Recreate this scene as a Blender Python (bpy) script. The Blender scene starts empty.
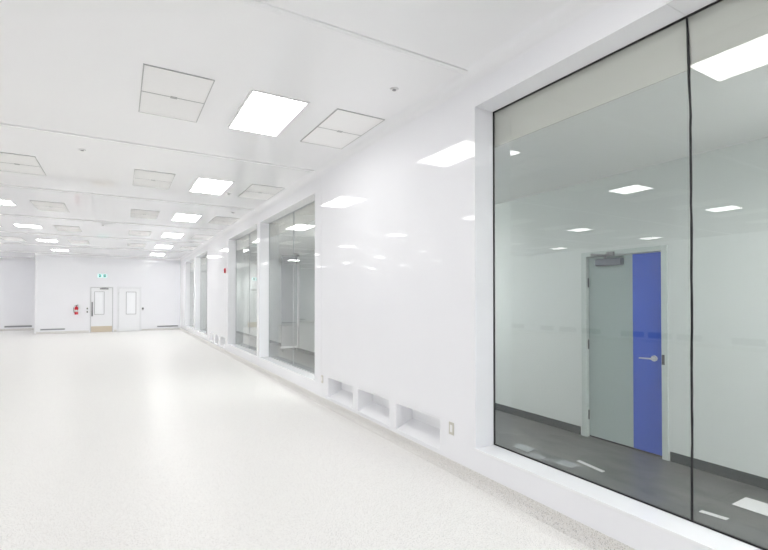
import bpy, bmesh, math, random
from math import sin, cos, pi, radians as R
from mathutils import Vector, Matrix
random.seed(4)
sc = bpy.context.scene
col = sc.collection

# ------------------------------------------------------------------ measures
WX = 2.704            # room face of the window wall
GX = 2.924            # glass plane
CX0, CX1 = 2.934, 4.74 # corridor
H = 3.627             # ceiling height
HC = 2.99              # corridor ceiling height
YB = 25.4             # back wall
YR = 28.75            # recessed back wall
XR = -3.27            # where the recess starts
XL = -10.8            # left wall
YF = -4.2             # wall behind the camera
CZ = 1.62
F, YAW, PITCH, CY = 452.13, 0.5295, 0.0114, 292.98

def proj(X, Y, Z):
    c, s = cos(YAW), sin(YAW)
    x = X*c - Y*s; d = X*s + Y*c; z = Z - CZ
    a, b = cos(PITCH), sin(PITCH)
    d, z = d*a + z*b, -d*b + z*a
    if d < .05: return None
    return 384 + F*x/d, CY - F*z/d

def in_view(X, Y, Z, m=0):
    p = proj(X, Y, Z)
    return bool(p) and -m < p[0] < 768+m and -m < p[1] < 550+m

# ------------------------------------------------------------------ materials
MATS = {}
def nt(name):
    m = bpy.data.materials.new(name); m.use_nodes = True
    t = m.node_tree; b = t.nodes['Principled BSDF']
    MATS[name] = m
    return m, t, b

def plain(name, rgb, rough=.5, metal=0, ior=1.45, bump=0, bscale=3., detail=2, coat=0):
    m, t, b = nt(name)
    b.inputs['Base Color'].default_value = (*rgb, 1)
    b.inputs['Roughness'].default_value = rough
    b.inputs['Metallic'].default_value = metal
    b.inputs['IOR'].default_value = ior
    # every surface carries a faint procedural mottling
    tc = t.nodes.new('ShaderNodeTexCoord'); n = t.nodes.new('ShaderNodeTexNoise')
    n.inputs['Scale'].default_value = bscale; n.inputs['Detail'].default_value = detail
    t.links.new(tc.outputs['Object'], n.inputs['Vector'])
    mx = t.nodes.new('ShaderNodeMix'); mx.data_type = 'RGBA'
    mx.inputs[6].default_value = (*[c*.985 for c in rgb], 1); mx.inputs[7].default_value = (*[min(1, c*1.01) for c in rgb], 1)
    t.links.new(n.outputs['Fac'], mx.inputs[0]); t.links.new(mx.outputs[2], b.inputs['Base Color'])
    if bump:
        bp = t.nodes.new('ShaderNodeBump'); bp.inputs['Strength'].default_value = bump; bp.inputs['Distance'].default_value = .02
        t.links.new(n.outputs['Fac'], bp.inputs['Height']); t.links.new(bp.outputs['Normal'], b.inputs['Normal'])
    return m

plain('pvc_wall', (.915, .92, .95), .035, bump=.09, bscale=1.4, detail=1)
plain('pvc_ceiling', (.945, .948, .96), .02, ior=1.5, bump=.004, bscale=.6, detail=1)
plain('pvc_trim', (.925, .93, .95), .18)
plain('ceiling_strip', (.89, .895, .905), .35)
plain('seam', (.74, .745, .76), .35)
plain('vent_panel', (.94, .938, .932), .7, bscale=30)
plain('vent_frame', (.48, .48, .48), .5)
plain('light_frame', (.80, .80, .81), .4)
plain('door_white', (.89, .90, .92), .3)
plain('door_frame_white', (.82, .83, .85), .3)
plain('grey_metal', (.36, .36, .37), .35, .6)
plain('dark_metal', (.12, .125, .13), .4, .5)
plain('steel', (.75, .75, .76), .3, .9)
plain('beige_plate', (.68, .60, .48), .4)
plain('frosted', (.95, .965, .99), .5)
plain('red_paint', (.62, .03, .05), .3)
plain('white_label', (.85, .85, .85), .5)
plain('black_rubber', (.012, .012, .014), .5)
plain('grey_gasket', (.46, .48, .49), .5)
plain('plate_beige', (.62, .60, .54), .4)
plain('grille_dark', (.30, .31, .33), .6)
plain('corr_wall', (.77, .805, .785), .28, bump=.02, bscale=2)
plain('corr_ceiling', (.95, .95, .93), .8)
plain('bulkhead', (.72, .70, .66), .8)
plain('corr_base', (.018, .03, .03), .5)
plain('corr_frame', (.62, .68, .655), .3)
plain('leaf_green', (.40, .475, .46), .35, bscale=8)
plain('leaf_blue', (.035, .105, .55), .3)
plain('closer_grey', (.17, .18, .21), .4, .4)
plain('white_paint', (.93, .93, .94), .3)
plain('patch_white', (.75, .74, .75), .4)
plain('patch_grey', (.34, .35, .36), .25)
plain('panel_grey', (.36, .385, .40), .4)

# cool white emitter with faint lengthwise ribs
def emitter(name, strength):
    m, t, b = nt(name)
    t.nodes.remove(b)
    out = t.nodes['Material Output']
    e = t.nodes.new('ShaderNodeEmission')
    tc = t.nodes.new('ShaderNodeTexCoord'); sep = t.nodes.new('ShaderNodeSeparateXYZ')
    t.links.new(tc.outputs['Object'], sep.inputs[0])
    mu = t.nodes.new('ShaderNodeMath'); mu.operation = 'MULTIPLY'; mu.inputs[1].default_value = 2*pi*4/.55
    t.links.new(sep.outputs['X'], mu.inputs[0])
    cs = t.nodes.new('ShaderNodeMath'); cs.operation = 'COSINE'; t.links.new(mu.outputs[0], cs.inputs[0])
    ma = t.nodes.new('ShaderNodeMath'); ma.operation = 'MULTIPLY_ADD'; ma.inputs[1].default_value = -.14*strength; ma.inputs[2].default_value = strength
    t.links.new(cs.outputs[0], ma.inputs[0])
    e.inputs['Color'].default_value = (1, .995, .985, 1)
    t.links.new(ma.outputs[0], e.inputs['Strength'])
    t.links.new(e.outputs[0], out.inputs['Surface'])
emitter('lamp', 9.0)
emitter('lamp_far', 13.0)
emitter('fill_corridor', 78)  # glow of the added, unseen corridor fill lights
emitter('fill_corridor_dim', 32)

def emit_flat(name, rgb, s):
    m, t, b = nt(name)
    b.inputs['Base Color'].default_value = (*rgb, 1)
    b.inputs['Emission Color'].default_value = (*rgb, 1); b.inputs['Emission Strength'].default_value = s
emit_flat('sign_green', (.0, .15, .11), .3)
emit_flat('sign_white', (.62, .92, .92), .55)

def glass(name, tint, ior):
    m, t, b = nt(name); t.nodes.remove(b); out = t.nodes['Material Output']
    tr = t.nodes.new('ShaderNodeBsdfTransparent'); tr.inputs[0].default_value = (*tint, 1)
    gl = t.nodes.new('ShaderNodeBsdfGlossy'); gl.inputs['Roughness'].default_value = 0.0; gl.inputs[0].default_value = (1, 1, 1, 1)
    fr = t.nodes.new('ShaderNodeFresnel'); ge = t.nodes.new('ShaderNodeNewGeometry'); mi = t.nodes.new('ShaderNodeMix'); mi.data_type = 'FLOAT'
    mi.inputs[2].default_value = ior; mi.inputs[3].default_value = 1/ior
    t.links.new(ge.outputs['Backfacing'], mi.inputs[0]); t.links.new(mi.outputs[0], fr.inputs['IOR'])
    mx = t.nodes.new('ShaderNodeMixShader')
    t.links.new(fr.outputs[0], mx.inputs[0]); t.links.new(tr.outputs[0], mx.inputs[1]); t.links.new(gl.outputs[0], mx.inputs[2])
    t.links.new(mx.outputs[0], out.inputs['Surface'])
glass('pane_glass', (.935, .95, .945), 1.53)

# speckled vinyl: pale ground, small grey and brown chips
def speckle(name, base, f1=(.30, .30, .30), rough=.35, tol=.69, scale=150):
    m, t, b = nt(name)
    tc = t.nodes.new('ShaderNodeTexCoord')
    def chips(sc_, th, colr, prev, seed):
        mp = t.nodes.new('ShaderNodeMapping'); mp.inputs['Location'].default_value = (seed, seed*1.7, seed*.3)
        t.links.new(tc.outputs['Object'], mp.inputs[0])
        n = t.nodes.new('ShaderNodeTexNoise'); n.inputs['Scale'].default_value = sc_; n.inputs['Detail'].default_value = 1
        t.links.new(mp.outputs[0], n.inputs['Vector'])
        r = t.nodes.new('ShaderNodeValToRGB'); r.color_ramp.elements[0].position = th; r.color_ramp.elements[1].position = th+.03
        t.links.new(n.outputs['Fac'], r.inputs[0])
        mx = t.nodes.new('ShaderNodeMix'); mx.data_type = 'RGBA'
        t.links.new(r.outputs[0], mx.inputs[0])
        if isinstance(prev, tuple): mx.inputs[6].default_value = (*prev, 1)
        else: t.links.new(prev, mx.inputs[6])
        mx.inputs[7].default_value = (*colr, 1)
        return mx.outputs[2]
    o = chips(scale*.55, tol-.08, tuple(c*.90 for c in base), base, 3)
    o = chips(scale, tol-.02, f1, o, 11)
    o = chips(scale*1.4, tol-.02, (.50, .44, .36), o, 29)
    t.links.new(o, b.inputs['Base Color'])
    b.inputs['Roughness'].default_value = rough
    b.inputs['IOR'].default_value = 1.4
speckle('vinyl_floor', (.93, .92, .90), tol=.67)
speckle('vinyl_cove_shaded', (.80, .79, .77), rough=.45, tol=.66)  # same vinyl as the floor, shade of the upright face painted in

# dark corridor vinyl: soft cloudy grey with tile joints
m, t, b = nt('corr_floor')
tc = t.nodes.new('ShaderNodeTexCoord')
n = t.nodes.new('ShaderNodeTexNoise'); n.inputs['Scale'].default_value = 3.5; n.inputs['Detail'].default_value = 6
mp = t.nodes.new('ShaderNodeMapping'); mp.inputs['Scale'].default_value = (1.8, .7, 1)
t.links.new(tc.outputs['Object'], mp.inputs[0]); t.links.new(mp.outputs[0], n.inputs['Vector'])
r = t.nodes.new('ShaderNodeValToRGB')
r.color_ramp.elements[0].position = .3; r.color_ramp.elements[0].color = (.05, .052, .054, 1)
r.color_ramp.elements[1].position = .75; r.color_ramp.elements[1].color = (.14, .137, .132, 1)
t.links.new(n.outputs['Fac'], r.inputs[0])
br = t.nodes.new('ShaderNodeTexBrick'); br.inputs['Scale'].default_value = 1; br.offset = 0
br.inputs['Brick Width'].default_value = .9; br.inputs['Row Height'].default_value = .9; br.inputs['Mortar Size'].default_value = .004
br.inputs['Color1'].default_value = (1, 1, 1, 1); br.inputs['Color2'].default_value = (.93, .93, .93, 1); br.inputs['Mortar'].default_value = (.6, .6, .6, 1)
t.links.new(tc.outputs['Object'], br.inputs['Vector'])
mx = t.nodes.new('ShaderNodeMix'); mx.data_type = 'RGBA'; mx.blend_type = 'MULTIPLY'; mx.inputs[0].default_value = 1
t.links.new(r.outputs[0], mx.inputs[6]); t.links.new(br.outputs['Color'], mx.inputs[7]); t.links.new(mx.outputs[2], b.inputs['Base Color'])
b.inputs['Roughness'].default_value = .3

# ------------------------------------------------------------------ mesh helpers
class MB:
    def __init__(s): s.bm = bmesh.new()
    def box(s, x0, x1, y0, y1, z0, z1):
        if x0 > x1: x0, x1 = x1, x0
        if y0 > y1: y0, y1 = y1, y0
        if z0 > z1: z0, z1 = z1, z0
        v = [s.bm.verts.new(p) for p in ((x0,y0,z0),(x1,y0,z0),(x1,y1,z0),(x0,y1,z0),(x0,y0,z1),(x1,y0,z1),(x1,y1,z1),(x0,y1,z1))]
        for f in ((3,2,1,0),(4,5,6,7),(0,1,5,4),(1,2,6,5),(2,3,7,6),(3,0,4,7)): s.bm.faces.new([v[i] for i in f])
        return s
    def tube(s, pts, r, n=12, radii=None):
        pts = [Vector(p) for p in pts]; rings = []
        for i, p in enumerate(pts):
            d = (pts[min(i+1, len(pts)-1)] - pts[max(i-1, 0)]).normalized()
            up = Vector((0,0,1)) if abs(d.z) < .9 else Vector((1,0,0))
            a = d.cross(up).normalized(); b_ = d.cross(a).normalized()
            rr = radii[i] if radii else r
            rings.append([s.bm.verts.new(p + (a*cos(2*pi*k/n) + b_*sin(2*pi*k/n))*rr) for k in range(n)])
        for A, B in zip(rings, rings[1:]):
            for k in range(n):
                f = s.bm.faces.new((A[k], A[(k+1) % n], B[(k+1) % n], B[k])); f.smooth = True
        s.bm.faces.new(rings[0]); s.bm.faces.new(list(reversed(rings[-1])))
        return s
    def lathe(s, prof, n=20, c=(0,0,0)):
        rings = [[s.bm.verts.new((c[0]+r*cos(2*pi*k/n), c[1]+r*sin(2*pi*k/n), c[2]+z)) for k in range(n)] for r, z in prof]
        for A, B in zip(rings, rings[1:]):
            for k in range(n):
                f = s.bm.faces.new((A[k], A[(k+1) % n], B[(k+1) % n], B[k])); f.smooth = True
        s.bm.faces.new(rings[0]); s.bm.faces.new(list(reversed(rings[-1])))
        return s
    def prism(s, poly, ax, a0, a1):
        # poly = 2D outline; ax='y' -> (x,z) outline swept in y ; ax='x' -> (y,z) swept in x ; 'z' -> (x,y)
        def P(u, v, w):
            return {'y': (u, w, v), 'x': (w, u, v), 'z': (u, v, w)}[ax]
        A = [s.bm.verts.new(P(u, v, a0)) for u, v in poly]; B = [s.bm.verts.new(P(u, v, a1)) for u, v in poly]
        n = len(poly)
        for k in range(n): s.bm.faces.new((A[k], A[(k+1) % n], B[(k+1) % n], B[k]))
        s.bm.faces.new(A); s.bm.faces.new(list(reversed(B)))
        return s
    def build(s, name, mat, parent=None, bevel=0, seg=2, loc=None):
        bmesh.ops.recalc_face_normals(s.bm, faces=s.bm.faces)
        me = bpy.data.meshes.new(name); s.bm.to_mesh(me); s.bm.free()
        me.materials.append(MATS[mat])
        o = bpy.data.objects.new(name, me); col.objects.link(o)
        if parent: o.parent = parent
        if loc: o.location = loc
        if bevel:
            mod = o.modifiers.new('bevel', 'BEVEL'); mod.width = bevel; mod.segments = seg; mod.limit_method = 'ANGLE'
        return o

def tag(o, label, cat, group=None, kind=None):
    o['label'] = label; o['category'] = cat
    if group: o['group'] = group
    if kind: o['kind'] = kind
    return o
def thing(name, loc, label, cat, group=None, kind=None, rz=0):
    o = bpy.data.objects.new(name, None); col.objects.link(o); o.location = loc; o.rotation_euler = (0, 0, rz)
    o.empty_display_size = .1
    return tag(o, label, cat, group, kind)
def struct(o, label, cat): return tag(o, label, cat, kind='structure')

def wall(name, mat, ax, p0, p1, a0, a1, z0, z1, holes=()):
    """solid wall; ax='X': spans y=a0..a1 between x=p0..p1 ; ax='Y': spans x=a0..a1 between y=p0..p1"""
    As = sorted({a0, a1, *[h[0] for h in holes], *[h[1] for h in holes]}); Zs = sorted({z0, z1, *[h[2] for h in holes], *[h[3] for h in holes]})
    def solid(i, j):
        if not (0 <= i < len(As)-1 and 0 <= j < len(Zs)-1): return False
        ca, cz = (As[i]+As[i+1])/2, (Zs[j]+Zs[j+1])/2
        return not any(h[0] < ca < h[1] and h[2] < cz < h[3] for h in holes)
    mb = MB(); vs = {}
    def V(i, j, k):
        if (i, j, k) not in vs:
            p = (p0, p1)[k]
            vs[i, j, k] = mb.bm.verts.new((p, As[i], Zs[j]) if ax == 'X' else (As[i], p, Zs[j]))
        return vs[i, j, k]
    for i in range(len(As)-1):
        for j in range(len(Zs)-1):
            if not solid(i, j): continue
            for k in (0, 1): mb.bm.faces.new((V(i,j,k), V(i+1,j,k), V(i+1,j+1,k), V(i,j+1,k)))
            for di, dj, e in ((-1,0,((i,j),(i,j+1))), (1,0,((i+1,j),(i+1,j+1))), (0,-1,((i,j),(i+1,j))), (0,1,((i,j+1),(i+1,j+1)))):
                if not solid(i+di, j+dj):
                    (a, b_), (c, d) = e
                    mb.bm.faces.new((V(a,b_,0), V(c,d,0), V(c,d,1), V(a,b_,1)))
    return mb.build(name, mat)

# ------------------------------------------------------------------ openings
ZB, ZT = .30, 3.31
WIN = [(-.22, 3.03), (6.82, 10.14), (10.36, 13.52), (17.12, 20.15), (20.52, 23.4)]
NZ0, NZ1 = .130, .452
NICHE = [(3.535, 4.355), (4.49, 5.30), (5.44, 6.28), (13.97, 14.62), (14.95, 15.58), (15.92, 16.5)]
holes = [(a, b_, ZB, ZT) for a, b_ in WIN] + [(a, b_, NZ0, NZ1) for a, b_ in NICHE]
struct(wall('wall_right', 'pvc_wall', 'X', WX, CX0, YF, YB+.12, 0, H, holes), 'long glossy white window wall on the right', 'wall')
D1, D2, DH = (-1.18, -.265), (-.06, .905), 2.14
GR = [(-3.07, -2.15, .16, .235), (1.78, 2.70-.03, .16, .235)]
struct(wall('wall_back', 'pvc_wall', 'Y', YB, YB+.15, XR, WX, 0, H, [(*D1, 0, DH), (*D2, 0, DH)]), 'far white wall with the two doors and the green exit sign', 'wall')
struct(wall('wall_recess', 'pvc_wall', 'Y', YR, YR+.15, XL, XR, 0, H), 'set-back stretch of far white wall at the left edge', 'wall')
struct(wall('wall_recess_return', 'pvc_wall', 'X', XR, XR+.15, YB+.15, YR+.15, 0, H), 'short white side wall joining the far wall to its set-back stretch', 'wall')
struct(wall('wall_left', 'pvc_wall', 'X', XL-.15, XL, YF, YR+.15, 0, H), 'white wall opposite the windows, seen mirrored in the glass', 'wall')
struct(wall('wall_front', 'pvc_wall', 'Y', YF-.15, YF, XL-.15, CX1+.15, 0, H), 'white wall behind the camera', 'wall')
struct(MB().box(XL-.15, WX+.1, YF-.15, YR+.15, -.1, 0).build('floor', 'vinyl_floor'), 'pale speckled vinyl floor of the big white room', 'floor')
struct(MB().box(XL-.15, WX+.1, YF-.15, YR+.15, H, H+.1).build('ceiling', 'pvc_ceiling'), 'glossy white panel ceiling of the big room', 'ceiling')

# corridor shell
D3 = (2.50, 3.42, 0, 2.13)
struct(wall('wall_corridor', 'corr_wall', 'X', CX1, CX1+.15, YF, YR, 0, HC, [D3]), 'pale green corridor wall with the blue striped door behind the glass', 'wall')
struct(wall('wall_corridor_end', 'corr_wall', 'Y', YB+.12, YB+.27, CX0-.10, CX1, 0, HC), 'end wall of the corridor behind the far windows', 'wall')
struct(MB().box(WX+.1, CX1+.15, YF-.15, YR, -.1, 0).build('floor_corridor', 'corr_floor'), 'dark grey mottled vinyl floor of the corridor behind the glass', 'floor')
struct(MB().box(CX0+.012, CX1+.15, YF-.15, YR, HC, HC+.06).build('ceiling_corridor', 'corr_ceiling'), 'plain dull ceiling of the corridor behind the glass', 'ceiling')
struct(wall('wall_bulkhead', 'bulkhead', 'X', CX0+.001, CX0+.012, YF, YB+.1, HC, H), 'dull beige bulkhead directly behind the top of the windows', 'wall')
# corridor baseboard, both sides of the door
struct(MB().box(CX1-.012, CX1, YF, 2.455, 0, .095).box(CX1-.012, CX1, 3.47, YB+.1, 0, .095).build('baseboard_corridor', 'corr_base'),
       'dark grey-green rubber baseboard along the corridor wall', 'baseboard')

# coved vinyl skirting: profile (distance from wall, height)
def cove_prof(h=.10, r=.045, t=.005):
    p = [(0, 0), (0, h), (t, h)]
    for k in range(7):
        a = pi/2*k/6
        p.append((t + r - r*cos(a), .002 + r - r*sin(a)))
    p.append((t+r+.004, 0))
    return p
pr = cove_prof()
def cove(name, segs, label):
    mb = MB()
    for ax, sgn, p, a0, a1 in segs: mb.prism([(p + sgn*u, v) for u, v in pr], ax, a0, a1)
    struct(mb.build(name, 'vinyl_cove_shaded'), label, 'baseboard')
cove('baseboard_right', [('y', -1, WX, YF, YB)], 'speckled coved skirting in shaded grey under the window wall')
cove('baseboard_back', [('x', -1, YB, XR, D1[0]-.05), ('x', -1, YB, D1[1]+.05, D2[0]-.05), ('x', -1, YB, D2[1]+.05, WX)], 'pale coved skirting along the far wall with the doors')
cove('baseboard_left', [('y', 1, XL, YF, YR)], 'pale coved skirting of the wall opposite the windows')
cove('baseboard_recess', [('x', -1, YR, XL, XR), ('y', -1, XR, YB+.0, YR)], 'pale coved skirting of the set-back far wall')

# ceiling coving and seams
def quarter(sx, p, r=.11):
    pts = [(p, H), (p, H-r)]
    for k in range(1, 10):
        a = pi/2*k/10; pts.append((p + sx*(r - r*cos(a)), H - r + r*sin(a)))
    pts.append((p + sx*r, H)); return pts
struct(MB().prism(quarter(-1, WX), 'y', YF, YB).build('trim_1', 'pvc_trim'), 'white coving where the window wall meets the ceiling', 'trim')
struct(MB().prism(quarter(-1, YB), 'x', XR, WX).build('trim_2', 'pvc_trim'), 'white coving above the far doors', 'trim')
struct(MB().prism(quarter(-1, YR), 'x', XL, XR).build('trim_3', 'pvc_trim'), 'white coving of the set-back far wall', 'trim')
struct(MB().box(XR-.012, XR+.05, YB-.012, YB+.05, 0, H).build('trim_4', 'pvc_trim', bevel=.008), 'white vertical corner trim at the edge of the far wall', 'trim')
for i in range(8):
    y = -.55 + 3.62*i
    mb = MB(); mb.prism([(y-.030, H), (y-.026, H-.010), (y-.006, H-.014), (y+.006, H-.014), (y+.026, H-.010), (y+.030, H)], 'x', XL, WX-.10)
    mb.prism([(y-.03, H), (y-.03, H-.012), (y+.03, H-.012), (y+.03, H)], 'x', WX-.13, WX-.05)
    nm = ['behind the camera', 'nearest in view', 'second in view', 'third in view', 'fourth in view', 'fifth in view', 'sixth in view', 'farthest, close to the back wall'][i]
    struct(mb.build('trim_%d' % (5+i), 'ceiling_strip'), 'thin white ceiling joint strip, %s' % nm, 'trim')
# vertical joints of the far wall cladding
mb = MB()
for x in (-2.45, -1.23, 1.1, 2.0): mb.box(x-.006, x+.006, YB-.002, YB+.01, .1 if not D1[0] < x < D2[1] else DH, H-.05)
struct(mb.build('trim_13', 'pvc_trim'), 'faint vertical joints between the far wall panels', 'trim')
mb = MB()
for y in (6.55, 16.8): mb.box(WX-.0015, WX+.01, y-.003, y+.003, .43 if y < 5 else .1, H-.05)
struct(mb.build('trim_14', 'pvc_wall'), 'faint vertical joints between the window wall panels', 'trim')

# ------------------------------------------------------------------ windows
WL = ['largest window, nearest the camera, showing the blue striped door', 'second window from the camera, with the white framed leaf behind it',
      'third window from the camera, sharing a narrow post with the second', 'fourth window from the camera, beyond the small niches', 'farthest window, next to the back wall']
for i, (a, b_) in enumerate(WIN):
    near = i == 0
    mid = 1.405 if near else (a+b_)/2
    w = thing('window_%d' % (i+1), (GX, (a+b_)/2, ZB), WL[i], 'window', kind='structure')
    Y0 = (a+b_)/2
    def L(mb_fn, name, mat, bev=0):
        mb = MB(); mb_fn(mb); o = mb.build(name, mat, w, bev); o.location = (-GX, -Y0, -ZB); return o
    g = .010 if near else .016
    jw = .0068 if near else .009
    L(lambda m: m.box(GX-.004, GX+.004, a+g, mid-.0005, ZB+g, ZT-g), 'pane', 'pane_glass')
    L(lambda m: m.box(GX-.004, GX+.004, mid+.0005, b_-g, ZB+g, ZT-g), 'pane', 'pane_glass')
    gm = 'black_rubber' if near else 'grey_gasket'
    L(lambda m: (m.box(GX-.006, GX+.006, a, b_, ZB, ZB+g), m.box(GX-.006, GX+.006, a, b_, ZT-g, ZT),
                 m.box(GX-.006, GX+.006, a, a+g, ZB+g, ZT-g), m.box(GX-.006, GX+.006, b_-g, b_, ZB+g, ZT-g)), 'gasket', gm)
    def joint(m):
        pts = []; n = 40
        for k in range(n+1):
            z = ZB+g + (ZT-ZB-2*g)*k/n
            u = 1-k/n; pts.append((GX, mid - (.016*min(1, u*5)*(1-.45*max(0, (u-.45)/.55)) + random.uniform(-.0015, .0015) if near else 0), z))
        m.tube(pts, jw*1.02, 8, [jw*(1.05 + (random.uniform(-.12, .12) if near else 0)) for _ in pts])
    L(joint, 'silicone_joint', gm)
    # thin bead trim round the opening and a low bead on the sill
    bead = L(lambda m: (m.box(WX-.006, WX+.012, a-.02, b_+.02, ZB-.022, ZB+.004)), 'sill_trim', 'pvc_trim', .003)
    if near: L(lambda m: m.box(WX, GX-.006, mid-.002, mid+.002, ZT-.0015, ZT+.01), 'soffit_joint', 'seam')

# ------------------------------------------------------------------ ceiling lights and vents
LXS = [1.405, -2.245, -5.80, -9.46]
LYS = [1.285 + 3.645*k for k in range(-1, 8)]
ORD = ['nearest', 'second', 'third', 'fourth', 'fifth', 'sixth', 'seventh', 'eighth']
def copy_tree(o, parent=None):
    c = o.copy(); col.objects.link(c)
    if parent: c.parent = parent
    for ch in [q for q in bpy.data.objects if q.parent == o]: copy_tree(ch, c)
    return c
lp = thing('ceiling_light', (0, 0, H), 'x', 'ceiling light')
mb = MB(); a, b_, f = .55/2, 1.09/2, .022
mb.box(-a-f, a+f, -b_-f, -b_, -.010, 0).box(-a-f, a+f, b_, b_+f, -.010, 0).box(-a-f, -a, -b_, b_, -.010, 0).box(a, a+f, -b_, b_, -.010, 0)
mb.build('frame', 'light_frame', lp)
MB().box(-a, a, -b_, b_, -.006, -.001).build('diffuser', 'lamp', lp)
lq = thing('ceiling_light', (0, 0, H), 'x', 'ceiling light')
mb = MB(); b_ = a
mb.box(-a-f, a+f, -b_-f, -b_, -.010, 0).box(-a-f, a+f, b_, b_+f, -.010, 0).box(-a-f, -a, -b_, b_, -.010, 0).box(a, a+f, -b_, b_, -.010, 0)
mb.build('frame', 'light_frame', lq)
MB().box(-a, a, -b_, b_, -.006, -.001).build('diffuser', 'lamp', lq)
vp = thing('ceiling_vent', (0, 0, H), 'x', 'ceiling vent')
a, b_, f = .565/2, 1.13/2, .009
mb = MB(); mb.box(-a-f, a+f, -b_-f, -b_, -.008, 0).box(-a-f, a+f, b_, b_+f, -.008, 0).box(-a-f, -a, -b_, b_, -.008, 0).box(a, a+f, -b_, b_, -.008, 0).box(-a, a, -f*.7, f*.7, -.008, 0)
mb.box(-.03, .03, -.022, .022, -.011, 0)
mb.build('frame', 'vent_frame', vp)
MB().box(-a, a, -b_, -f*.7, -.006, -.001).build('perforated_panel', 'vent_panel', vp)
MB().box(-a, a, f*.7, b_, -.006, -.001).build('perforated_panel', 'vent_panel', vp)
first = {'l': lp, 'q': lq, 'v': vp}
base = dict(first)
far_diff = {}
for kk in 'lq':
    dd = [q for q in bpy.data.objects if q.parent == base[kk] and q.name.startswith('diffuser')][0].data.copy()
    dd.materials.clear(); dd.materials.append(MATS['lamp_far']); far_diff[kk] = dd
def put(kind, x, y, label, group):
    src = first.pop(kind, None)
    o = src if src else copy_tree(base[kind])
    if kind != 'v' and y > 18:
        for ch in [q for q in bpy.data.objects if q.parent == o and q.name.startswith('diffuser')]:
            ch.data = far_diff[kind]
    o.location = (x - .06 + .0068*y, y + (.19 if kind == 'l' and 1 < y < 2 else -.05 if kind == 'q' else 0), H); o['label'] = label; o['group'] = group
    return o
spots = []
for ci, x in enumerate(LXS):
    k = 0
    for y in LYS:
        if y > (YB-.8 if x > XR else YR-.8): continue
        vis = in_view(x+.25, y, H)
        if vis:
            lab = 'bright %s ceiling light, %s from the camera in the %s row' % (['oblong', 'square'][ci > 0], ORD[k], ['right-hand', 'left-hand', 'outer', 'outermost'][ci]); k += 1
        else: lab = 'flat white ceiling light outside the picture, seen only as reflections'
        spots.append(('l' if ci == 0 else 'q', x, y, lab, 'ceiling lights outside the picture' if not vis else 'flat ceiling lights'))
    for si, dx in enumerate((.892, -.922) if ci == 0 else (.915, -.945)):
        k = 0
        for y in LYS:
            if y > (YB-.8 if x+dx > XR else YR-.8) or y > 20: continue
            vis = in_view(x+dx+.2, y, H)
            row = [['beside the window wall', 'left of the right-hand lights'], ['right of the left-hand lights', 'left of the left-hand lights']]
            if vis:
                lab = 'two-panel ceiling vent, %s from the camera, row %s' % (ORD[k], row[ci][si] if ci < 2 else 'far left'); k += 1
            else: lab = 'pale two-panel ceiling vent outside the picture, seen only as reflections'
            spots.append(('v', x+dx, y, lab, 'ceiling vents outside the picture' if not vis else 'two-panel ceiling vents'))
for s_ in spots: put(*s_)

# sprinkler heads
sp0 = thing('sprinkler_head', (0, 0, H), 'x', 'sprinkler', 'ceiling sprinkler heads')
MB().lathe([(.001, 0), (.042, 0), (.040, -.006), (.028, -.010), (.001, -.011)]).build('escutcheon', 'light_frame', sp0)
MB().lathe([(.001, -.009), (.020, -.010), (.018, -.016), (.001, -.017)]).build('cap', 'grey_metal', sp0)
SPK = [(-.446, 7.32, 'small sprinkler head on the ceiling left of the nearest light'), (2.265, 3.676, 'small sprinkler head on the ceiling above the big window corner'),
       (1.80, 9.0, 'small sprinkler head on the ceiling beside the second light'), (2.28, 10.9, 'small sprinkler head on the ceiling just past the second window-side vent'),
       (-.4, 14.6, 'small sprinkler head in the middle of the far ceiling')]
for i, (x, y, l) in enumerate(SPK):
    o = sp0 if i == 0 else copy_tree(sp0)
    o.location = (x, y, H); o['label'] = l

# ------------------------------------------------------------------ air return niches
ncol = ['nearest of the three near low wall niches, widest in view', 'middle one of the three near low wall niches', 'farthest of the three near low wall niches, by the second window',
        'nearest of the three tiny far wall niches', 'middle one of the three tiny far wall niches', 'farthest of the three tiny far wall niches']
for i, (a, b_) in enumerate(NICHE):
    yc = (a+b_)/2; hw = (b_-a)/2 - .002; d = .224
    n_ = thing('wall_niche', (WX, yc, NZ0), ncol[i], 'wall niche', 'low air niches in the window wall')
    zt = NZ1-NZ0-.002; t_ = .008
    mb = MB(); mb.prism([(0, .002), (0, .010), (d, .115), (d, .002)], 'y', -hw, hw)
    mb.box(0, d, -hw, hw, zt-t_, zt).box(0, d, -hw, -hw+t_, t_, zt-t_).box(0, d, hw-t_, hw, t_, zt-t_).box(d-t_, d, -hw+t_, hw-t_, t_, zt-t_)
    mb.build('liner', 'pvc_trim', n_)
    MB().box(.0, .02, -hw+t_, hw-t_, zt-t_-.012, zt-t_).build('top_lip', 'pvc_trim', n_, .003)
    MB().box(d-.05, d-t_, -hw+t_, hw-t_, zt-.055, zt-t_).build('inner_ledge', 'pvc_trim', n_, .003)

# ------------------------------------------------------------------ outlets on the window wall
def outlet(y, z, label, s=1.):
    o = thing('wall_outlet', (WX, y, z), label, 'outlet', 'outlets low on the window wall')
    MB().box(-.006, 0, -.036*s, .036*s, -.058*s, .058*s).build('cover_plate', 'plate_beige', o, .002)
    MB().box(-.009, -.006, -.017*s, .017*s, -.034*s, .034*s).build('socket', 'white_label', o, .001)
outlet(3.36, .395, 'beige framed outlet between the nearest niche and the big window')
outlet(6.5, .375, 'pale outlet between the farthest near niche and the second window')

# fire alarm on the window wall
fa = thing('fire_alarm', (WX, 13.9, 2.43), 'small red fire alarm high on the window wall past the third window', 'fire alarm')
MB().box(-.045, 0, -.03, .03, -.07, .07).build('housing', 'red_paint', fa, .008)
MB().box(-.06, -.045, -.016, .016, -.045, .0).build('strobe_lens', 'white_label', fa, .006)

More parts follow.
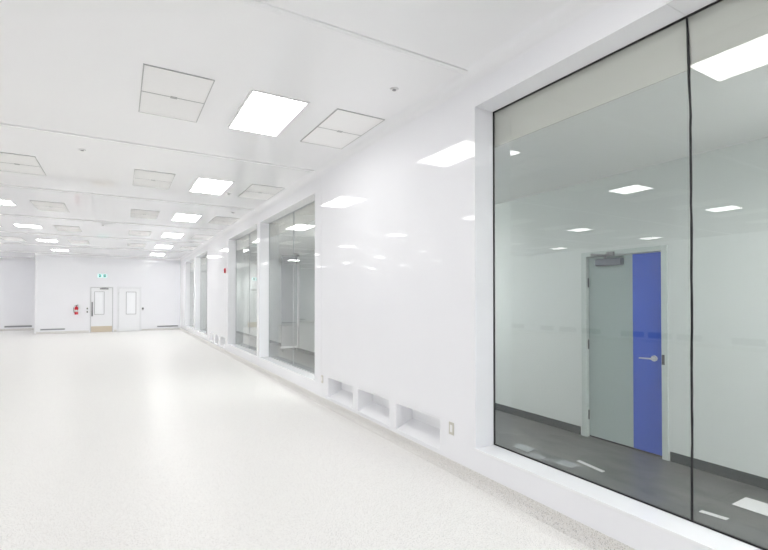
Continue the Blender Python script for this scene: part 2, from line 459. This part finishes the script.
# ------------------------------------------------------------------ far doors
def rect_frame(mb, x0, x1, z0, z1, w, y0, y1, bottom=True):
    mb.box(x0, x0+w, y0, y1, z0, z1).box(x1-w, x1, y0, y1, z0, z1).box(x0+w, x1-w, y0, y1, z1-w, z1)
    if bottom: mb.box(x0+w, x1-w, y0, y1, z0, z0+w)
def local(o, mb, name, mat, bev=0, par=None):
    ob = mb.build(name, mat, par or o, bev)
    if par is None: ob.location = (-o.location.x, -o.location.y, -o.location.z)
    return ob
d1 = thing('door_1', ((D1[0]+D1[1])/2, YB, 0), 'far white door with beige kick plate, tall pull handle and grey closer', 'door', kind='structure')
mb = MB(); rect_frame(mb, D1[0]-.03, D1[1]+.03, 0, DH+.03, .03, YB-.012, YB+.0, False); rect_frame(mb, D1[0], D1[1], 0, DH, .012, YB, YB+.12, False)
local(d1, mb, 'frame', 'door_frame_white')
mb = MB(); rect_frame(mb, D1[0]+.012, D1[1]-.012, .0, DH-.012, .014, YB+.01, YB+.02, False); local(d1, mb, 'dark_gap', 'grey_metal')
V1 = (-1.02, -.62, .84, 1.93)
leaf = local(d1, wall_mb := MB().box(D1[0]+.026, V1[0], YB+.01, YB+.055, .01, DH-.026).box(V1[1], D1[1]-.026, YB+.01, YB+.055, .01, DH-.026).box(V1[0], V1[1], YB+.01, YB+.055, .01, V1[2]).box(V1[0], V1[1], YB+.01, YB+.055, V1[3], DH-.026), 'leaf', 'door_white')
mb = MB(); rect_frame(mb, *V1, .016, YB+.004, YB+.02); local(d1, mb, 'vision_frame', 'grey_metal')
local(d1, MB().box(V1[0]+.016, V1[1]-.016, YB+.018, YB+.03, V1[2]+.016, V1[3]-.016), 'vision_pane', 'frosted')
local(d1, MB().box(D1[0]+.03, D1[1]-.03, YB+.004, YB+.01, .015, .285), 'kick_plate', 'beige_plate')
mb = MB(); xh = -1.105; mb.tube([(xh, YB-.06, .78), (xh, YB-.06, 1.42)], .018).tube([(xh, YB-.06, .84), (xh, YB+.01, .84)], .012).tube([(xh, YB-.06, 1.36), (xh, YB+.01, 1.36)], .012)
mb.box(xh-.03, xh+.03, YB+.002, YB+.01, .76, 1.44)
local(d1, mb, 'pull_handle', 'grey_metal')
cl = local(d1, MB().box(-.80, -.45, YB-.05, YB+.01, 2.035, 2.095), 'door_closer', 'grey_metal', .006)
MB().tube([(-.72, YB-.06, 2.10), (-.45, YB-.09, 2.115), (-.6, YB-.01, 2.125)], .008, 8).build('closer_arm', 'grey_metal', cl)

d2 = thing('door_2', ((D2[0]+D2[1])/2, YB, 0), 'plain far white door with narrow window, right of the kick-plated door', 'door', kind='structure')
mb = MB(); rect_frame(mb, D2[0]-.04, D2[1]+.04, 0, DH+.04, .04, YB-.008, YB+.0, False); rect_frame(mb, D2[0], D2[1], 0, DH, .04, YB, YB+.12, False)
local(d2, mb, 'frame', 'door_frame_white')
V2 = (.28, .715, .83, 1.93); x0, x1, zt = D2[0]+.044, D2[1]-.044, DH-.044
local(d2, MB().box(x0, V2[0], YB+.004, YB+.05, .01, zt).box(V2[1], x1, YB+.004, YB+.05, .01, zt).box(V2[0], V2[1], YB+.004, YB+.05, .01, V2[2]).box(V2[0], V2[1], YB+.004, YB+.05, V2[3], zt), 'leaf', 'door_white')
mb = MB(); rect_frame(mb, *V2, .02, YB-.002, YB+.02); local(d2, mb, 'vision_frame', 'grey_metal')
local(d2, MB().box(V2[0]+.02, V2[1]-.02, YB+.012, YB+.024, V2[2]+.02, V2[3]-.02), 'vision_pane', 'frosted')
for z in (.25, 1.05, 1.85): local(d2, MB().tube([(D2[0]+.01, YB-.012, z-.06), (D2[0]+.01, YB-.012, z+.06)], .011), 'hinge', 'steel')

# things on the far wall
es = thing('exit_sign', (-.705, YB, 2.59), 'green and white exit sign above the far kick-plated door', 'exit sign')
MB().box(-.20, .20, -.05, 0, 0, .19).build('housing', 'white_label', es, .006)
MB().box(-.19, .19, -.053, -.05, .01, .18).build('sign_face', 'sign_white', es)
for sx in (-1, 1):
    g_ = MB().box(sx*.095-.052, sx*.095+.052, -.057, -.053, .03, .16).build('green_symbol', 'sign_green', es)
    mb = MB()
    if sx < 0:
        cx = -.095   # running figure
        mb.lathe([(.001, -.002), (.010, -.002), (.010, .0), (.001, .0)], 10, (0, 0, 0))
        for v in mb.bm.verts: v.co = Vector((cx+.012+v.co.x, -.058+v.co.z*.5, .142+v.co.y))
        for q in ([(cx+.008, .13), (cx-.006, .128), (cx-.012, .095), (cx+.004, .092)], [(cx-.01, .097), (cx+.002, .093), (cx+.026, .07), (cx+.02, .064)], [(cx+.02, .07), (cx+.028, .072), (cx+.026, .045), (cx+.018, .045)],
                  [(cx-.012, .097), (cx-.004, .09), (cx-.022, .06), (cx-.03, .066)], [(cx+.004, .127), (cx+.03, .108), (cx+.026, .102), (cx, .118)], [(cx-.006, .127), (cx-.03, .112), (cx-.028, .105), (cx-.006, .118)]):
            mb.prism(q, 'y', -.059, -.057)
    else:
        cx = .095    # arrow
        mb.prism([(cx-.035, .089), (cx+.005, .089), (cx+.005, .07), (cx+.036, .095), (cx+.005, .12), (cx+.005, .101), (cx-.035, .101)], 'y', -.059, -.057)
    mb.build('pictogram', 'sign_white', g_)

fe = thing('fire_extinguisher', (-1.72, YB, .86), 'red fire extinguisher on the far wall left of the doors', 'fire extinguisher')
MB().lathe([(.001, 0), (.06, .0), (.07, .012), (.072, .30), (.06, .345), (.022, .365), (.022, .385), (.001, .386)], 24, (0, -.085, 0)).build('cylinder', 'red_paint', fe)
MB().lathe([(.0735, .12), (.0735, .22), (.0728, .22), (.0728, .12)], 24, (0, -.085, 0)).build('label_band', 'white_label', fe)
mb = MB(); mb.box(-.02, .02, -.105, -.065, .385, .42).tube([(-.0, -.085, .425), (.06, -.12, .455)], .008, 8).tube([(0, -.085, .41), (.07, -.12, .425)], .008, 8)
mb.build('valve_handle', 'dark_metal', fe)
MB().tube([(.0, -.085, .40), (-.06, -.12, .40), (-.10, -.13, .32), (-.095, -.13, .18), (-.085, -.12, .08)], .010, 8).build('hose', 'black_rubber', fe)
MB().box(-.03, .03, -.016, 0, .05, .36).box(-.076, .076, -.03, -.008, .27, .29).build('bracket', 'dark_metal', fe)
for z, l in ((1.13, 'upper small grey switch plate left of the far door'), (.975, 'lower small grey switch plate left of the far door')):
    s_ = thing('wall_switch', (-1.30, YB, z), l, 'switch', 'switch plates by the far door')
    MB().box(-.04, .04, -.008, 0, -.05, .05).build('cover_plate', 'white_label', s_, .002)
    MB().box(-.022, .026, -.016, -.008, -.035, .035).build('push_button', 'dark_metal', s_, .004)
cr = thing('card_reader', (1.0, YB, 1.08), 'small dark door lock reader right of the plain far door', 'card reader')
MB().box(-.035, .035, -.012, 0, -.085, .085).build('back_plate', 'steel', cr, .003)
MB().box(-.035, .045, -.04, -.012, -.02, .07).build('reader_body', 'dark_metal', cr, .006)

def grille(name, loc, w, h, label, rz=0):
    g_ = thing(name, loc, label, 'vent grille', 'low wall return grilles', rz=rz)
    mb = MB(); rect_frame(mb, -w/2, w/2, 0, h, .015, -.010, 0); mb.build('frame', 'seam', g_)
    mb = MB(); mb.box(-w/2+.015, w/2-.015, -.002, 0, .015, h-.015)
    n_ = max(2, int((h-.03)/.02))
    for k in range(n_):
        z = .015 + (h-.03)*(k+.5)/n_; mb.prism([(-.002, z-.003), (-.009, z+.004), (-.009, z+.007), (-.002, z)], 'x', -w/2+.015, w/2-.015)
    mb.build('louvres', 'grille_dark', g_)
grille('return_grille', (-2.61, YB, .155), .93, .085, 'long thin grey grille low on the far wall, left of the extinguisher')
grille('return_grille', (2.13, YB, .155), .98, .085, 'long thin grey grille low on the far wall, beside the windows')
grille('return_grille', (-4.35, YR, .155), 1.1, .10, 'long thin grey grille low on the set-back far wall')
GP = ['leftmost', 'second from left', 'third from left', 'fourth from left', 'fourth from right', 'third from right', 'second from right', 'rightmost']
for i, (y, w_) in enumerate(((15.66, .9), (13.9, .75), (12.8, .9), (11.7, .9), (9.97, .9), (8.97, .85), (8.0, .8), (6.33, .9))):
    grille('return_grille', (XL, y, .16), w_, .23, 'low grille of the opposite wall, %s of eight mirrored in the big window' % GP[i], rz=pi/2)

# ------------------------------------------------------------------ blue striped corridor door
DY0, DY1, DZ1 = 2.530, 3.372, 2.098     # leaf
d3 = thing('door_3', (CX1, (DY0+DY1)/2, 0), 'grey-green corridor door with a broad blue vertical stripe', 'door', kind='structure')
mb = MB()
def yframe(mb, y0, y1, z1, w, x0, x1):
    mb.box(x0, x1, y0, y0+w, 0, z1).box(x0, x1, y1-w, y1, 0, z1).box(x0, x1, y0+w, y1-w, z1-w, z1)
mb.box(CX1-.02, CX1+.1, DY0-.06, DY0-.002, 0, DZ1+.055).box(CX1-.02, CX1+.1, DY1+.004, DY1+.07, 0, DZ1+.055).box(CX1-.02, CX1+.1, DY0-.002, DY1+.004, DZ1+.002, DZ1+.055); (lambda *k: 0)(mb, DY0-.05, DY1+.055, DZ1+.045, .045, CX1-.02, CX1+.10); local(d3, mb, 'frame', 'corr_frame', .003)
mb = MB(); mb.box(CX1+.02, CX1+.06, DY0+.312, DY1-.003, .02, DZ1-.006); lf = local(d3, mb, 'leaf', 'leaf_green', .002)
local(d3, MB().box(CX1+.017, CX1+.06, DY0+.003, DY0+.312, .02, DZ1-.006), 'blue_panel', 'leaf_blue', .002)
local(d3, MB().box(CX1+.03, CX1+.09, DY0-.003, DY1+.003, .0, .02), 'gap_shade', 'black_rubber')  # black strip stands in for the shade in the gap under the leaf
for z in (1.80, 1.08, .26): local(d3, MB().tube([(CX1+.008, DY1-.006, z-.055), (CX1+.008, DY1-.006, z+.055)], .008, 10), 'hinge', 'dark_metal')
yl = DY0+.085
mb = MB(); mb.tube([(CX1+.017, yl, 1.0), (CX1-.0, yl, 1.0)], .030, 20).tube([(CX1, yl, 1.0), (CX1-.045, yl, 1.0)], .012).tube([(CX1-.045, yl-.012, 1.0), (CX1-.05, yl+.03, 1.0), (CX1-.045, yl+.125, .995)], .010, 10, [.009, .008, .007])
local(d3, mb, 'lever_handle', 'steel')
local(d3, MB().box(CX1-.024, CX1-.019, DY0-.034, DY0-.008, .95, 1.05), 'strike_plate', 'dark_metal')
cb = local(d3, MB().box(CX1-.055, CX1+.02, 2.935, 3.235, 1.985, 2.062), 'door_closer', 'closer_grey', .006)
mb = MB().tube([(CX1-.03, 3.13, 2.06), (CX1-.03, 3.13, 2.095)], .016, 10).tube([(CX1-.03, 3.30, 2.125), (CX1-.05, 3.13, 2.10), (CX1-.05, 3.07, 2.11)], .012, 8)
mb.box(CX1-.05, CX1-.02, 3.02, 3.10, 2.09, 2.135)
mb.build('closer_arm', 'grey_metal', cb)

# corridor: white-edged leaf standing across the passage behind the second window
od = thing('corridor_partition', (4.71, 13.25, 0), 'tall pale grey leaf with white tubular edge behind the second window', 'partition')
MB().box(-.52, -.03, -.015, .015, .16, 2.90).build('panel', 'panel_grey', od)
MB().tube([(-.54, -.02, .14), (-.06, -.02, .14), (-.02, -.02, .15), (0, -.02, .19), (0, -.02, 2.88)], .032, 14).build('edge_tube', 'white_paint', od)
MB().box(-.05, .028, -.04, .04, 2.88, 2.94).box(-.16, .028, -.02, .02, 2.94, 2.99).build('top_bracket', 'grey_metal', od)
MB().tube([(-.47, -.0, 0), (-.55, -.0, .12)], .02, 10).tube([(-.04, -.0, 0), (-.04, -.0, .12)], .02, 10).build('foot', 'grey_metal', od)

# thin white and grey patches on the corridor floor
SH = [([(4.163, 1.702), (4.407, 1.703), (4.43, 1.25), (4.17, 1.25)], 'patch_white', 'larger white patch on the corridor floor at the right edge'),
      ([(3.80, 1.77), (3.85, 1.77), (3.88, 1.602), (3.83, 1.602)], 'patch_white', 'narrow white strip on the corridor floor right of the black joint'),
      ([(3.93, 2.93), (3.98, 2.93), (3.93, 2.62), (3.88, 2.62)], 'patch_white', 'narrow white strip on the corridor floor below the grey-green door'),
      ([(3.70, 3.00), (3.86, 3.02), (3.86, 2.84), (3.72, 2.83)], 'patch_grey', 'grey patch on the corridor floor beside the narrow strip'),
      ([(3.70, 3.56), (3.86, 3.62), (3.86, 3.38), (3.70, 3.34)], 'patch_grey', 'grey patch on the corridor floor nearest the window corner'),
      ([(3.62, 3.30), (3.74, 3.32), (3.76, 3.14), (3.64, 3.12)], 'patch_grey', 'small grey patch on the corridor floor between the other grey patches')]
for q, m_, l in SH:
    tag(MB().prism(q, 'z', .0005, .002).build('floor_patch', m_), l, 'floor patch', 'patches on the corridor floor')

# added fill lights that brighten the corridor, hidden from view between the windows
CLL = ['farthest behind the camera', 'just off the right edge of the picture', 'between the first and second windows', 'just before the second window', 'between the third and fourth windows', 'just before the fourth window']
for k, y in enumerate((-2.4, .05, 6.3, 8.35, 19.2, 21.6)):
    c = thing('fill_pendant', (3.9, y, HC-.13), 'added corridor fill light, out of sight ' + CLL[k], 'ceiling light', 'added corridor fill lights')
    MB().box(-.065, .065, -.62, -.60, -.165, -.08).box(-.065, .065, .60, .62, -.165, -.08).build('end_cap', 'light_frame', c)
    MB().tube([(0, -.4, .13), (0, -.4, -.10)], .006, 8).tube([(0, .4, .13), (0, .4, -.10)], .006, 8).build('stem', 'grey_metal', c)
    MB().box(-.065, -.060, -.60, .60, -.165, -.085).box(.060, .065, -.60, .60, -.165, -.085).build('side_plate', 'light_frame', c)
    MB().box(-.055, .055, -.595, .595, -.160, -.150).build('lower_diffuser', 'fill_corridor' if y < 7 else 'fill_corridor_dim', c)
    MB().box(-.055, .055, -.595, .595, -.105, -.095).build('upper_diffuser', 'fill_corridor' if y < 7 else 'fill_corridor_dim', c)

# ------------------------------------------------------------------ camera, world, view
cam = bpy.data.cameras.new('camera'); co = bpy.data.objects.new('camera', cam); col.objects.link(co)
co.location = (0, 0, CZ); co.rotation_euler = (pi/2 + PITCH, 0, -YAW)
cam.sensor_width = 36; cam.lens = F/768*36; cam.shift_y = (CY-275)/768; cam.clip_start = .02; cam.clip_end = 200
sc.camera = co
w = bpy.data.worlds.new('world'); sc.world = w; w.use_nodes = True
w.node_tree.nodes['Background'].inputs[0].default_value = (.8, .85, .9, 1); w.node_tree.nodes['Background'].inputs[1].default_value = .3
sc.view_settings.view_transform = 'Standard'; sc.view_settings.look = 'None'; sc.view_settings.gamma = 1; sc.view_settings.use_curve_mapping = False
sc.view_settings.exposure = 0.32
cy = sc.cycles
cy.max_bounces = 16; cy.diffuse_bounces = 10; cy.glossy_bounces = 6; cy.transparent_max_bounces = 24; cy.transmission_bounces = 8
cy.use_denoising = True; cy.sample_clamp_indirect = 10; cy.caustics_reflective = True; cy.blur_glossy = .3
